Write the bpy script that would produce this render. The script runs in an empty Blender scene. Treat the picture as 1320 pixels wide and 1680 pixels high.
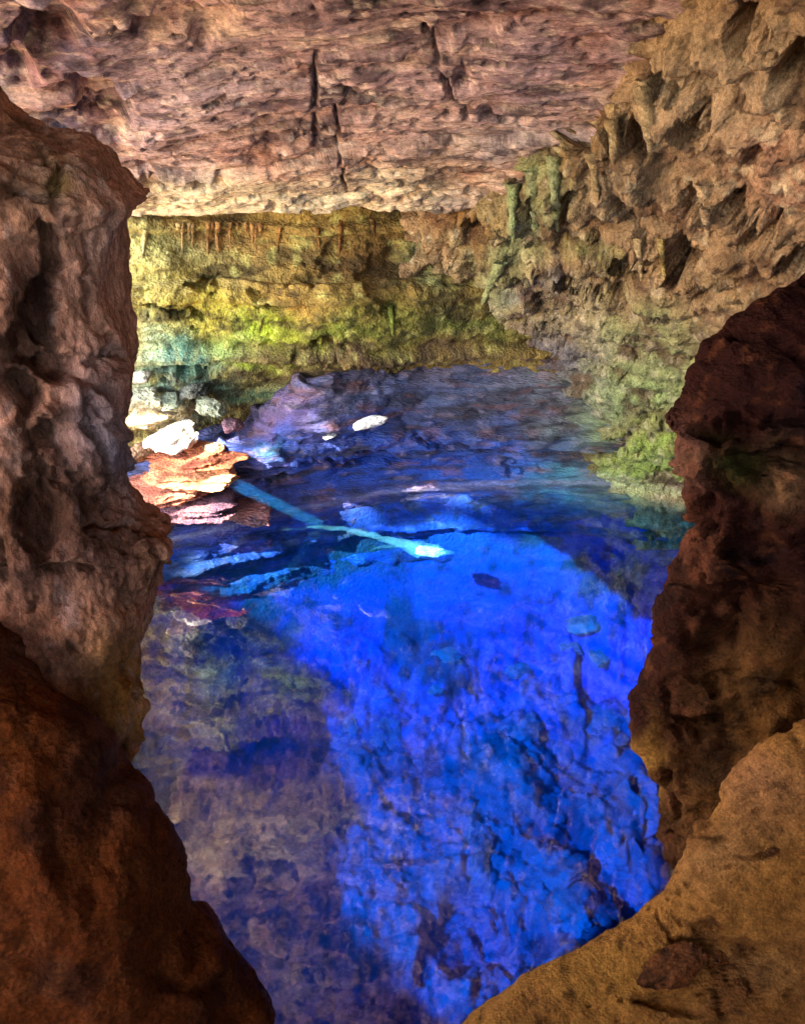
import bpy, math, time
import numpy as np
from mathutils import Vector
from mathutils.bvhtree import BVHTree
T0 = time.time()
sc = bpy.context.scene
col = sc.collection

# ------------------------------------------------------------------ camera
PITCH = math.radians(31.0); HALF = math.radians(32.5); CAM_H = 6.0
FPX = 840.0 / math.tan(HALF)                      # focal length in photograph pixels
cam = bpy.data.cameras.new('camera'); cam_o = bpy.data.objects.new('camera', cam); col.objects.link(cam_o)
cam.sensor_fit = 'VERTICAL'; cam.sensor_height = 24.0; cam.lens = 12.0 / math.tan(HALF)
cam.clip_start = 0.05; cam.clip_end = 3000.0
cam_o.location = (0, 0, CAM_H); cam_o.rotation_euler = (math.pi / 2 - PITCH, 0, 0)
sc.camera = cam_o

# ------------------------------------------------------------------ sky, sun, exposure
SUN = np.array([-0.60, -0.45, 0.66]); SUN /= np.linalg.norm(SUN)      # direction towards the sun
world = bpy.data.worlds.new('World'); sc.world = world; world.use_nodes = True
wn = world.node_tree.nodes; wl = world.node_tree.links
sky = wn.new('ShaderNodeTexSky'); sky.sky_type = 'NISHITA'; sky.sun_disc = False
sky.sun_elevation = math.asin(SUN[2]); sky.sun_rotation = math.atan2(SUN[0], SUN[1])
wl.new(sky.outputs[0], wn['Background'].inputs[0]); wn['Background'].inputs[1].default_value = 0.15
sun = bpy.data.lights.new('sun', 'SUN'); sun_o = bpy.data.objects.new('sun', sun); col.objects.link(sun_o)
sun.energy = 3.6; sun.angle = math.radians(0.5); sun.color = (1.0, 0.88, 0.72)
sun_o.rotation_euler = Vector(SUN).to_track_quat('Z', 'Y').to_euler(); sun_o.location = (-20, 0, 25)
vs = sc.view_settings
vs.view_transform = 'Standard'; vs.look = 'None'; vs.gamma = 1.0; vs.use_curve_mapping = False
vs.exposure = 4.15
cy = sc.cycles
cy.max_bounces = 8; cy.diffuse_bounces = 5; cy.glossy_bounces = 3; cy.transparent_max_bounces = 12; cy.volume_bounces = 1
cy.use_denoising = True; cy.sample_clamp_indirect = 6.0; cy.caustics_reflective = False; cy.caustics_refractive = False

# ------------------------------------------------------------------ layout helpers
cp, sp = math.cos(PITCH), math.sin(PITCH)
def W(px, py, Y):
    """point at forward distance Y seen at a photograph pixel"""
    px, py, Y = np.broadcast_arrays(np.asarray(px, float), np.asarray(py, float), np.asarray(Y, float))
    u = px - 660.0; v = py - 840.0
    dx = u; dy = FPX * cp - v * sp; dz = -FPX * sp - v * cp
    t = Y / dy
    return np.stack([dx * t, Y + 0 * t, CAM_H + dz * t], -1)
def WZ(px, py, z=0.0):
    """point at height z seen at a photograph pixel"""
    u = px - 660.0; v = py - 840.0
    dx = u; dy = FPX * cp - v * sp; dz = -FPX * sp - v * cp
    t = (z - CAM_H) / dz
    return np.array([dx * t, dy * t, z])
def PX(P):
    x = P[..., 0]; y = P[..., 1]; z = P[..., 2] - CAM_H
    d = np.maximum(y * cp - z * sp, 0.05); w = y * sp + z * cp
    return 660 + FPX * x / d, 840 - FPX * w / d
def lin(r, g, b):
    c = np.array([r, g, b], float) / 255.0
    return np.where(c <= 0.04045, c / 12.92, ((c + 0.055) / 1.055) ** 2.4)

# ------------------------------------------------------------------ noise (numpy)
def _h(ix, iy, iz, s):
    n = (ix * np.uint32(374761393) + iy * np.uint32(668265263) + iz * np.uint32(2147483647) + np.uint32(s * 974711 % 4294967291))
    n = (n ^ (n >> np.uint32(13))) * np.uint32(1274126177)
    n = (n ^ (n >> np.uint32(16))) * np.uint32(2246822519)
    return (n ^ (n >> np.uint32(15)))
def _hf(ix, iy, iz, s):
    return (_h(ix, iy, iz, s) >> np.uint32(8)).astype(np.float32) * np.float32(1 / 16777216.0)
def vnoise(P, s=0):
    P = P.astype(np.float32); F = np.floor(P); f = P - F
    I = F.astype(np.int32).astype(np.uint32)
    f = f * f * f * (f * (f * 6 - 15) + 10)
    x, y, z = I[..., 0], I[..., 1], I[..., 2]; o = np.uint32(1)
    fx, fy, fz = f[..., 0], f[..., 1], f[..., 2]
    def lx(yy, zz):
        a = _hf(x, yy, zz, s); return a + (_hf(x + o, yy, zz, s) - a) * fx
    a = lx(y, z); b = lx(y + o, z); c = lx(y, z + o); d = lx(y + o, z + o)
    a = a + (b - a) * fy; c = c + (d - c) * fy
    return (a + (c - a) * fz) * 2 - 1
_R = np.array([[0.0, 0.8, 0.6], [-0.8, 0.36, -0.48], [-0.6, -0.48, 0.64]], np.float32)
def fbm(P, octv=5, s=0, gain=0.5, lac=2.03):
    P = P.astype(np.float32); a = 1.0; r = 0; t = 0
    for k in range(octv):
        r = r + a * vnoise(P, s + 17 * k); t += a; a *= gain; P = (P @ _R) * np.float32(lac) + np.float32(3.7)
    return r / t
def ridged(P, octv=4, s=0, gain=0.55, lac=2.1):
    P = P.astype(np.float32); a = 1.0; r = 0; t = 0
    for k in range(octv):
        n = 1 - np.abs(vnoise(P, s + 13 * k)); r = r + a * n * n; t += a; a *= gain; P = (P @ _R) * np.float32(lac) + np.float32(1.3)
    return r / t
def worley(P, s=0):
    P = P.astype(np.float32); F = np.floor(P); f = P - F; I = F.astype(np.int32)
    f1 = np.full(P.shape[:-1], 9.0, np.float32); f2 = f1.copy(); cid = f1 * 0
    for i in (-1, 0, 1):
        for j in (-1, 0, 1):
            for k in (-1, 0, 1):
                x = (I[..., 0] + i).astype(np.uint32); y = (I[..., 1] + j).astype(np.uint32); z = (I[..., 2] + k).astype(np.uint32)
                h = _h(x, y, z, s)
                hx = (h & np.uint32(1023)).astype(np.float32) / 1023; hy = ((h >> np.uint32(10)) & np.uint32(1023)).astype(np.float32) / 1023
                hz = ((h >> np.uint32(20)) & np.uint32(1023)).astype(np.float32) / 1023
                d = (i + hx - f[..., 0]) ** 2 + (j + hy - f[..., 1]) ** 2 + (k + hz - f[..., 2]) ** 2
                near = d < f1
                f2 = np.where(near, f1, np.minimum(f2, d)); cid = np.where(near, hx, cid); f1 = np.where(near, d, f1)
    return np.sqrt(f1), np.sqrt(f2), cid
def sstep(a, b, x):
    t = np.clip((x - a) / (b - a), 0, 1); return t * t * (3 - 2 * t)
def layers(h, n, sharp=0.25, s=0):
    """stacked beds: a stair of n beds per unit with uneven thickness"""
    q = h * n; q = q + 0.35 * np.sin(q * 1.7 + s) + 0.2 * np.sin(q * 4.1 + 2 * s)
    k = np.floor(q); fr = q - k
    amp = _hf(k.astype(np.int32).astype(np.uint32), np.full(k.shape, 3, np.uint32), np.full(k.shape, 7, np.uint32), s)
    k2 = k + 1
    amp2 = _hf(k2.astype(np.int32).astype(np.uint32), np.full(k.shape, 3, np.uint32), np.full(k.shape, 7, np.uint32), s)
    return amp + (amp2 - amp) * sstep(1 - sharp, 1, fr)

# ------------------------------------------------------------------ meshes from grids
def spline(C, N, nonuni=None):
    """Catmull-Rom along axis 0 of C (k, ...) sampled at N places"""
    k = C.shape[0]; u = np.linspace(0, k - 1, N) if nonuni is None else nonuni
    i = np.clip(np.floor(u).astype(int), 0, k - 2); t = (u - i).reshape((-1,) + (1,) * (C.ndim - 1))
    g = lambda j: C[np.clip(j, 0, k - 1)]
    p0, p1, p2, p3 = g(i - 1), g(i), g(i + 1), g(i + 2)
    return 0.5 * (2 * p1 + (p2 - p0) * t + (2 * p0 - 5 * p1 + 4 * p2 - p3) * t ** 2 + (3 * p1 - p0 - 3 * p2 + p3) * t ** 3)
def gridnormals(P, wrap=False):
    if wrap:
        du = np.roll(P, -1, 1) - np.roll(P, 1, 1)
    else:
        du = np.gradient(P, axis=1)
    dv = np.gradient(P, axis=0)
    n = np.cross(du, dv); l = np.linalg.norm(n, axis=-1, keepdims=True)
    return n / np.maximum(l, 1e-9)
def gridfaces(nr, nc, wrap=False):
    r = np.arange(nr - 1)[:, None]; c = np.arange(nc if wrap else nc - 1)[None, :]
    c2 = (c + 1) % nc
    return np.stack([r * nc + c, r * nc + c2, (r + 1) * nc + c2, (r + 1) * nc + c], -1).reshape(-1, 4)
def mesh_np(name, V, F, C=None, smooth=True):
    V = np.ascontiguousarray(V.reshape(-1, 3), np.float32); F = np.ascontiguousarray(F, np.int32)
    k = F.shape[1]
    me = bpy.data.meshes.new(name)
    me.vertices.add(len(V)); me.vertices.foreach_set('co', V.ravel())
    me.loops.add(F.size); me.loops.foreach_set('vertex_index', F.ravel())
    me.polygons.add(len(F)); me.polygons.foreach_set('loop_start', np.arange(0, F.size, k, dtype=np.int32))
    me.polygons.foreach_set('use_smooth', np.full(len(F), smooth))
    me.update(calc_edges=True)
    if C is not None:
        a = me.color_attributes.new('tint', 'FLOAT_COLOR', 'POINT')
        c4 = np.ones((len(V), 4), np.float32); c4[:, :3] = np.clip(C.reshape(-1, 3), 0.002, 0.95)
        a.data.foreach_set('color', c4.ravel())
    return me
def link(name, me, mat=None, parent=None):
    o = bpy.data.objects.new(name, me); col.objects.link(o)
    if mat is not None and me is not None and not me.materials: me.materials.append(mat)
    if parent is not None: o.parent = parent
    return o
def struct(o, kind='structure'):
    o['kind'] = kind; return o
def tag(o, label, cat, group=None):
    o['label'] = label; o['category'] = cat
    if group: o['group'] = group
    return o

# ------------------------------------------------------------------ materials
def rock_mat(name, rough=0.85, bump=0.5, scale=1.0, spec=0.25, grain=0.35, stretch=(1, 1, 1)):
    m = bpy.data.materials.new(name); m.use_nodes = True
    n = m.node_tree.nodes; l = m.node_tree.links; b = n['Principled BSDF']
    b.inputs['Roughness'].default_value = rough; b.inputs['Specular IOR Level'].default_value = spec
    geo = n.new('ShaderNodeTexCoord'); mp = n.new('ShaderNodeMapping'); mp.inputs['Scale'].default_value = stretch
    l.new(geo.outputs['Object'], mp.inputs[0])
    at = n.new('ShaderNodeAttribute'); at.attribute_name = 'tint'
    def noise(sc_, det, rgh=0.6):
        t = n.new('ShaderNodeTexNoise'); t.inputs['Scale'].default_value = sc_ * scale; t.inputs['Detail'].default_value = det
        t.inputs['Roughness'].default_value = rgh; l.new(mp.outputs[0], t.inputs['Vector']); return t
    n1 = noise(9, 6, 0.7); n2 = noise(42, 5, 0.7)
    mr = n.new('ShaderNodeMapRange'); mr.inputs[1].default_value = 0.3; mr.inputs[2].default_value = 0.72
    mr.inputs[3].default_value = 1 - grain; mr.inputs[4].default_value = 1 + grain * 0.8; l.new(n1.outputs[0], mr.inputs[0])
    mr2 = n.new('ShaderNodeMapRange'); mr2.inputs[1].default_value = 0.3; mr2.inputs[2].default_value = 0.7
    mr2.inputs[3].default_value = 1 - grain * 0.9; mr2.inputs[4].default_value = 1 + grain * 0.8; l.new(n2.outputs[0], mr2.inputs[0])
    mu = n.new('ShaderNodeMath'); mu.operation = 'MULTIPLY'; l.new(mr.outputs[0], mu.inputs[0]); l.new(mr2.outputs[0], mu.inputs[1])
    n5 = noise(150, 3, 0.7)
    mr3 = n.new('ShaderNodeMapRange'); mr3.inputs[1].default_value = 0.3; mr3.inputs[2].default_value = 0.7
    mr3.inputs[3].default_value = 1 - grain * 0.8; mr3.inputs[4].default_value = 1 + grain * 0.8; l.new(n5.outputs[0], mr3.inputs[0])
    mu2 = n.new('ShaderNodeMath'); mu2.operation = 'MULTIPLY'; l.new(mu.outputs[0], mu2.inputs[0]); l.new(mr3.outputs[0], mu2.inputs[1]); mu = mu2
    vm = n.new('ShaderNodeVectorMath'); vm.operation = 'SCALE'; l.new(at.outputs['Color'], vm.inputs[0]); l.new(mu.outputs[0], vm.inputs['Scale'])
    l.new(vm.outputs[0], b.inputs['Base Color'])
    n3 = noise(24, 8, 0.72); n4 = n.new('ShaderNodeTexVoronoi'); n4.inputs['Scale'].default_value = 30 * scale
    l.new(mp.outputs[0], n4.inputs['Vector'])
    ad = n.new('ShaderNodeMath'); ad.operation = 'MULTIPLY_ADD'; l.new(n4.outputs['Distance'], ad.inputs[0]); ad.inputs[1].default_value = 0.5
    l.new(n3.outputs[0], ad.inputs[2])
    bp = n.new('ShaderNodeBump'); bp.inputs['Strength'].default_value = bump; bp.inputs['Distance'].default_value = 0.05 / scale
    l.new(ad.outputs[0], bp.inputs['Height']); l.new(bp.outputs[0], b.inputs['Normal'])
    return m
M_CEIL = rock_mat('ceiling_rock', stretch=(0.4, 1.2, 1.2), bump=0.8, grain=0.46)
M_WALL = rock_mat('wall_rock', bump=1.0, grain=0.46)
M_BANK = rock_mat('bank_rock', stretch=(0.5, 1, 1.7), bump=0.9, grain=0.42, rough=0.6, spec=0.4)
M_PILLAR = rock_mat('pillar_rock', spec=0.08, stretch=(1, 1, 0.6), bump=1.0, scale=1.6, grain=0.42)
M_DARK = rock_mat('dark_rock', spec=0.04, bump=0.85, scale=1.8, rough=0.75, grain=0.46)
M_SAND = rock_mat('ledge_rock', spec=0.04, bump=0.9, scale=2.2, rough=0.95, grain=0.42)
M_BED = rock_mat('bed_rock', bump=0.5, scale=0.8, grain=0.3)

def zones(P, base, zs, warp=40, s=50, fr=1.6):
    """rock colour of soft, uneven outline"""
    px, py = PX(P)
    wx = fbm(P * fr, 4, s) * warp * 2; wy = fbm(P * fr + 9.1, 4, s + 3) * warp * 2
    c = np.empty(P.shape, np.float32); c[:] = base
    for (x, y, rx, ry, cc, st) in zs:
        w = st * np.exp(-(((px + wx - x) / rx) ** 2 + ((py + wy - y) / ry) ** 2))
        c += (np.asarray(cc, np.float32) - c) * w[..., None].astype(np.float32)
    return c
def blotch(c, P, fr, s, dark, amt, lo=0.05, hi=0.5, octv=5):
    w = sstep(lo, hi, fbm(P * fr, octv, s)) * amt
    return c + (np.asarray(dark, np.float32) - c) * w[..., None]
def dents(P, lst, s=80, wf=3.2, wa=42):
    """hollows and knobs: (px, py, rx, ry, depth)"""
    px, py = PX(P); wx = fbm(P * wf, 4, s, 0.6) * wa; wy = fbm(P * wf + 5, 4, s + 1, 0.6) * wa
    d = np.zeros(P.shape[:-1], np.float32)
    for (x, y, rx, ry, dep) in lst:
        r = np.sqrt(((px + wx - x) / rx) ** 2 + ((py + wy - y) / ry) ** 2)
        d -= dep * (1 - sstep(0.65, 1.08, r))
    return d

# ================================================================== THE SETTING
# ---- ceiling: a bedding plane that climbs from the lip above the back wall towards the camera
def ceil_profile():
    Yk = np.array([-5.0, -2, 0, 2, 3.4, 4.5, 5.4, 6.1, 6.9, 7.6, 8.1, 8.45])
    Zk = np.array([7.2, 7.1, 7.0, 6.85, 6.68, 6.42, 6.12, 5.85, 5.45, 5.02, 4.66, 4.42])
    return Yk, Zk
Yk, Zk = ceil_profile()
NX, NY = 620, 470
xs = np.linspace(-3.7, 3.4, NX)
sY = np.linspace(0, 1, NY)
yb = np.interp(sY, [0, 0.08, 0.16, 0.90, 0.935, 1.0], [-5, 1.0, 3.8, 8.45, 8.5, 11.4])
zb = np.interp(sY, [0.9, 0.935, 0.96, 1.0], [0, 0.02, 0.16, 0.5])
shift = np.interp(xs, [-3.7, -2.6, -1.4, -0.4, 0.3, 3.4], [0.42, 0.42, 0.25, -0.1, -0.2, -0.2])
X, SY = np.meshgrid(xs, sY); Yb = np.repeat(yb[:, None], NX, 1)
Yc = np.minimum(Yb, 8.45)
Zc = np.interp(Yc, Yk, Zk) + np.repeat(zb[:, None], NX, 1)
P = np.stack([X, Yb - shift[None, :], Zc], -1)
P[..., 2] += 0.10 * fbm(P * np.array([0.7, 0.7, 0.0]), 3, 5)
P[..., 1] += (0.22 * fbm(np.stack([X * 1.3, X * 0, X * 0], -1), 4, 7) * sstep(7.0, 8.4, Yb))
N = gridnormals(P); N *= np.sign(-N[..., 2:3] + 1e-6)
px, py = PX(P)
warp = fbm(P * np.array([0.5, 1.1, 1.1]), 4, 11)
hcoord = P[..., 1] * 0.9 + 0.30 * warp + 0.05 * X
L = layers(hcoord, 2.6, 0.16, 2) * 0.17 + layers(hcoord + 0.1 * fbm(P * np.array([1.5, 3, 3]), 3, 21), 9.0, 0.35, 4) * 0.065
D = L - 0.12 + 0.05 * fbm(P * np.array([1.2, 2.4, 2.4]), 6, 31, 0.55) + 0.040 * fbm(P * np.array([4, 12, 12]), 5, 41, 0.66)
w1, w2, _ = worley(P * np.array([6, 13, 13]) + 0.5 * fbm(P * 4, 2, 43)[..., None], 45); D -= 0.035 * sstep(0.40, 0.15, w1)
rg = ridged(P * np.array([1.1, 2.6, 2.6]), 4, 61)
D += -0.09 * sstep(0.62, 0.9, rg)
# left end: big scallops; cracks across the beds
w1, w2, _ = worley(P * np.array([1.8, 2.2, 2.2]), 71)
left = sstep(330, 60, px + 60 * warp)
D += left * (0.26 * np.clip(w1, 0, 1) - 0.17)
D += dents(P, [(165, 165, 62, 42, 0.34), (85, 45, 60, 45, 0.3), (35, 115, 40, 40, 0.28), (130, 215, 95, 26, 0.25), (300, 285, 90, 12, 0.16),
               (270, 20, 60, 22, 0.14), (350, 35, 45, 25, 0.14), (440, 255, 70, 14, 0.1), (820, 190, 60, 12, 0.12), (760, 60, 120, 16, 0.12)], 80, 2.2, 40) * 0.6
def crack(D, pts, wd, dep):
    d = np.full(px.shape, 1e9)
    jx = 9 * fbm(P * 5, 3, 91); jy = 9 * fbm(P * 5 + 4, 3, 92)
    for (a, b) in zip(pts[:-1], pts[1:]):
        ax, ay = a; bx, by = b; vx, vy = bx - ax, by - ay
        t = np.clip(((px + jx - ax) * vx + (py + jy - ay) * vy) / (vx * vx + vy * vy), 0, 1)
        d = np.minimum(d, np.hypot(px + jx - ax - t * vx, py + jy - ay - t * vy))
    return D - dep * (1 - sstep(0.1, 1, d / (wd * (1 + 0.9 * fbm(P * 6, 3, 95))))) * sstep(-0.35, 0.15, fbm(P * 3.5, 3, 94))
D = crack(D, [(520, 90), (512, 160), (518, 235)], 7, 0.10)
D = crack(D, [(548, 150), (556, 250), (572, 345)], 5, 0.09)
D = crack(D, [(690, 40), (720, 95), (765, 190)], 6, 0.10)
P = P + N * D[..., None]
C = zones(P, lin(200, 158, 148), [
    (520, 325, 360, 60, lin(236, 206, 160), 0.9), (260, 350, 140, 40, lin(244, 222, 176), 0.95), (760, 300, 120, 40, lin(176, 128, 92), 0.7),  # cream lip: light from below painted into its colour
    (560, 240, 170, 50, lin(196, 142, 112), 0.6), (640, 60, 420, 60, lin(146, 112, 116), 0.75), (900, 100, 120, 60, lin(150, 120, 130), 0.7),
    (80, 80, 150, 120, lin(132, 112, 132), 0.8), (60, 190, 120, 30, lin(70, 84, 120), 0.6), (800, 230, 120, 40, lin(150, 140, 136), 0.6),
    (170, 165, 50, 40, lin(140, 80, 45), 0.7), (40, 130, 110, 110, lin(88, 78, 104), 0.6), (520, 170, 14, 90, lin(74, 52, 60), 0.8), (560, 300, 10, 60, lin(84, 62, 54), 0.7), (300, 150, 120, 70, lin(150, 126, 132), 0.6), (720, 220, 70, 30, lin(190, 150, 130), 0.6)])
C = blotch(C, P * np.array([0.5, 1.3, 1.3]), 2.2, 101, lin(84, 58, 66), 0.75, 0.05, 0.4)
C = blotch(C, P * np.array([0.6, 1.5, 1.5]), 3.1, 107, lin(224, 186, 160), 0.6, 0.1, 0.45)
C = blotch(C, P * np.array([0.5, 1.6, 1.6]), 7.0, 103, lin(54, 36, 44), 0.75, 0.06, 0.36)
C = blotch(C, P * np.array([0.7, 1.5, 1.5]), 17.0, 105, lin(232, 200, 176), 0.5, 0.12, 0.45)
C = blotch(C, P, 1.6, 109, lin(170, 98, 62), 0.35, 0.2, 0.5)
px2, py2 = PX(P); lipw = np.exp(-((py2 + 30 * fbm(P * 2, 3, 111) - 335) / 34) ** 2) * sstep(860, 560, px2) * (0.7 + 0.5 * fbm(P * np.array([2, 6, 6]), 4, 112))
C = C + (lin(250, 224, 178) - C) * np.clip(lipw, 0, 0.85)[..., None]  # second coat of the lip's painted brightness
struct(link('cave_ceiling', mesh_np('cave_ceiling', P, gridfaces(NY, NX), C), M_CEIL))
# upper side of the ceiling slab: the hill above, closes the cave from the sky
def slab(name, x0, x1, y0, y1, z0, z1, mat, nx=40, ny=40, amp=0.25, seed=1, colr=(120, 95, 70)):
    """a rough rock mass: box whose faces are pushed in and out"""
    V = []; F = []; b = 0
    def face(a, u, v):
        nonlocal b
        s, t = np.meshgrid(np.linspace(0, 1, nx), np.linspace(0, 1, ny))
        V.append(np.asarray(a)[None, None] + s[..., None] * np.asarray(u) + t[..., None] * np.asarray(v))
        F.append(gridfaces(ny, nx) + b); b += nx * ny
    dx, dy, dz = x1 - x0, y1 - y0, z1 - z0
    face((x0, y0, z0), (dx, 0, 0), (0, dy, 0)); face((x0, y0, z1), (dx, 0, 0), (0, dy, 0))
    face((x0, y0, z0), (dx, 0, 0), (0, 0, dz)); face((x0, y1, z0), (dx, 0, 0), (0, 0, dz))
    face((x0, y0, z0), (0, dy, 0), (0, 0, dz)); face((x1, y0, z0), (0, dy, 0), (0, 0, dz))
    V = np.concatenate([v.reshape(-1, 3) for v in V]); F = np.concatenate(F)
    V = V + amp * np.stack([fbm(V * 0.8 + k * 7.7, 4, seed + k) for k in range(3)], -1)
    Cc = np.empty(V.shape); Cc[:] = lin(*colr); Cc = blotch(Cc, V, 0.9, seed + 9, lin(70, 50, 38), 0.7)
    return link(name, mesh_np(name, V, F, Cc), mat)

# ---- back wall under the lip
cols = [-700, -350, -60, 120, 220, 320, 430, 560, 690, 820, 960, 1080]
rows = [-160, 250, 330, 375, 420, 480, 540, 600, 660, 760, 860]
YB = np.array([
    [10.2, 10.2, 10., 9.9, 9.9, 9.9, 10., 10., 10., 10., 10., 10.],
    [9.9, 9.8, 9.6, 9.2, 9.0, 9.2, 9.4, 9.6, 9.8, 9.8, 9.8, 9.8],
    [9.9, 9.8, 9.5, 9.0, 8.8, 8.9, 9.2, 9.5, 9.7, 9.8, 9.7, 9.7],
    [9.9, 9.7, 9.4, 8.9, 8.6, 8.8, 9.2, 9.5, 9.7, 9.8, 9.7, 9.7],
    [9.9, 9.7, 9.4, 8.8, 8.5, 8.7, 9.1, 9.5, 9.7, 9.8, 9.7, 9.7],
    [9.9, 9.7, 9.4, 8.8, 8.5, 8.6, 8.9, 9.3, 9.6, 9.8, 9.8, 9.8],
    [9.9, 9.7, 9.4, 8.9, 8.6, 8.7, 9.0, 9.3, 9.7, 9.9, 9.9, 9.9],
    [9.9, 9.8, 9.4, 9.1, 8.8, 8.9, 9.3, 9.8, 10.2, 10.3, 10.3, 10.3],
    [10., 9.9, 9.6, 9.3, 9.2, 9.3, 9.9, 10.6, 10.9, 11.0, 11.0, 11.0],
    [10.2, 10.1, 9.8, 9.7, 9.7, 9.9, 10.6, 11.2, 11.4, 11.5, 11.5, 11.5],
    [10.3, 10.2, 10., 10., 10., 10.2, 10.8, 11.3, 11.5, 11.5, 11.5, 11.5]])
G = np.stack([np.repeat(np.array(cols, float)[None], len(rows), 0), np.repeat(np.array(rows, float)[:, None], len(cols), 1), YB], -1)
NR, NC = 300, 520
G = spline(spline(G, NR).transpose(1, 0, 2), NC).transpose(1, 0, 2)
G[..., 2] += 0.85 * sstep(600, 320, G[..., 0]) * sstep(-200, 100, G[..., 0])
P = W(G[..., 0], G[..., 1], G[..., 2]); N = gridnormals(P); N *= np.sign(-N[..., 1:2])
px, py = PX(P)
D = 0.10 * fbm(P * np.array([1.3, 1.3, 2.0]), 6, 201, 0.58) + layers(P[..., 2] + 0.10 * fbm(P * np.array([0.7, 1, 1]), 3, 203), 5.0, 0.2, 3) * 0.24 - 0.06
w1, w2, _ = worley(P * np.array([2.6, 2.6, 3.6]), 205)
D += 0.06 * (0.5 - w1) + 0.05 * fbm(P * np.array([6, 9, 12]), 5, 207, 0.66)
w1, w2, _ = worley(P * np.array([6, 7, 9]), 208); D += 0.04 * (w2 - w1) - 0.02
D += dents(P, [(255, 495, 24, 14, 0.22), (330, 465, 36, 12, 0.2), (430, 470, 22, 12, 0.16), (440, 498, 22, 10, 0.16), (300, 520, 32, 10, 0.16),
               (500, 470, 26, 16, 0.14), (640, 450, 50, 60, 0.10), (530, 430, 24, 30, 0.1), (300, 610, 40, 14, 0.2), (330, 650, 26, 10, 0.16), (520, 575, 60, 10, 0.12)])
P = P + N * D[..., None]
C = zones(P, lin(158, 128, 64), [
    (600, 410, 110, 60, lin(112, 78, 34), 0.95), (760, 380, 70, 50, lin(126, 84, 28), 0.9), (350, 390, 70, 26, lin(196, 140, 80), 0.85),  # brown rock below the lip, with the overhang's shade painted in
    (250, 420, 90, 50, lin(206, 200, 126), 0.9), (300, 520, 110, 40, lin(204, 184, 60), 0.9), (420, 560, 90, 36, lin(170, 190, 30), 0.95),
    (560, 540, 110, 36, lin(112, 124, 34), 0.9), (760, 530, 110, 40, lin(104, 112, 48), 0.9), (300, 610, 80, 60, lin(104, 172, 148), 0.95),
    (240, 560, 40, 50, lin(176, 196, 150), 0.8), (400, 640, 70, 26, lin(110, 160, 116), 0.8), (470, 500, 60, 30, lin(176, 132, 60), 0.7),
    (250, 660, 60, 40, lin(214, 206, 178), 0.8), (700, 430, 26, 60, lin(140, 148, 96), 0.7), (470, 600, 120, 14, lin(92, 58, 48), 0.8), (640, 585, 200, 16, lin(74, 52, 50), 0.8)], 26, 210, 2.2)
C = blotch(C, P * np.array([0.5, 1, 1.6]), 3.0, 213, lin(66, 50, 24), 0.75, 0.06, 0.38)
C = blotch(C, P, 6.5, 215, lin(206, 196, 110), 0.5, 0.15, 0.5)
C = blotch(C, P, 9.0, 217, lin(60, 50, 30), 0.55, 0.15, 0.5)
wall_back = struct(link('cave_wall_back', mesh_np('cave_wall_back', P, gridfaces(NR, NC), C), M_WALL))

# ---- right wall: overhanging, knobbly and pitted
cols = [640, 740, 850, 950, 1030, 1110, 1210, 1320, 1480, 1750]
rows = [-420, -200, -60, 60, 160, 250, 340, 430, 520, 620, 720, 800, 900]
YR = np.array([
    [9.5, 9.0, 8.0, 6.6, 5.0, 3.9, 3.3, 2.8, 2.4, 2.0],
    [9.6, 9.2, 8.4, 7.0, 5.4, 4.4, 3.8, 3.4, 2.9, 2.5],
    [9.8, 9.4, 8.8, 7.4, 5.8, 5.0, 4.4, 4.0, 3.5, 3.0],
    [10.0, 9.6, 9.0, 7.6, 6.1, 5.5, 4.9, 4.5, 4.0, 3.4],
    [10.0, 9.6, 8.6, 7.2, 6.2, 5.9, 5.4, 4.9, 4.4, 3.7],
    [10.0, 9.3, 7.9, 6.8, 6.7, 6.4, 5.9, 5.4, 4.8, 4.0],
    [10.0, 8.8, 8.1, 7.5, 7.3, 7.0, 6.4, 5.9, 5.2, 4.4],
    [9.9, 9.4, 8.8, 8.4, 8.1, 7.6, 7.0, 6.4, 5.7, 4.8],
    [10.2, 10.0, 9.7, 9.3, 8.8, 8.3, 7.6, 7.0, 6.2, 5.2],
    [11.0, 10.9, 10.7, 10.2, 9.6, 9.2, 8.6, 7.9, 7.0, 5.8],
    [11.4, 11.3, 11.2, 10.7, 10.2, 9.9, 9.4, 8.8, 7.8, 6.4],
    [11.6, 11.5, 11.4, 11.0, 10.65, 10.4, 10.0, 9.4, 8.5, 7.0],
    [11.6, 11.5, 11.4, 11.0, 10.5, 10.2, 9.8, 9.2, 8.4, 7.0]])
G = np.stack([np.repeat(np.array(cols, float)[None], len(rows), 0), np.repeat(np.array(rows, float)[:, None], len(cols), 1), YR], -1)
NR, NC = 470, 430
G = spline(spline(G, NR).transpose(1, 0, 2), NC).transpose(1, 0, 2)
P = W(G[..., 0], G[..., 1], G[..., 2]); N = gridnormals(P); N *= np.sign(-N[..., 1:2])
px, py = PX(P)
up = sstep(600, 420, py)                                    # knobbly overhang above, smoother washed rock below
w1, w2, _ = worley(P * np.array([1.5, 1.5, 1.7]) + 0.25 * np.stack([fbm(P * 2, 3, 301 + k) for k in range(3)], -1), 305)
D = up * (0.20 * (0.55 - w1) + 0.10 * sstep(0.0, 0.35, w2 - w1) - 0.06)
w1, w2, _ = worley(P * 4.2 + 0.3 * fbm(P * 5, 2, 307)[..., None], 309)
D += (0.06 + 0.10 * up) * (0.5 - w1)
w1, w2, _ = worley(P * 11 + 0.5 * fbm(P * 6, 2, 310)[..., None], 311); D += 0.05 * (0.5 - w1)
D += up * (0.10 * fbm(P * np.array([5, 5, 4]), 5, 312, 0.66)) - 0.12 * sstep(0.66, 0.92, ridged(P * 2.2, 4, 314))
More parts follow.
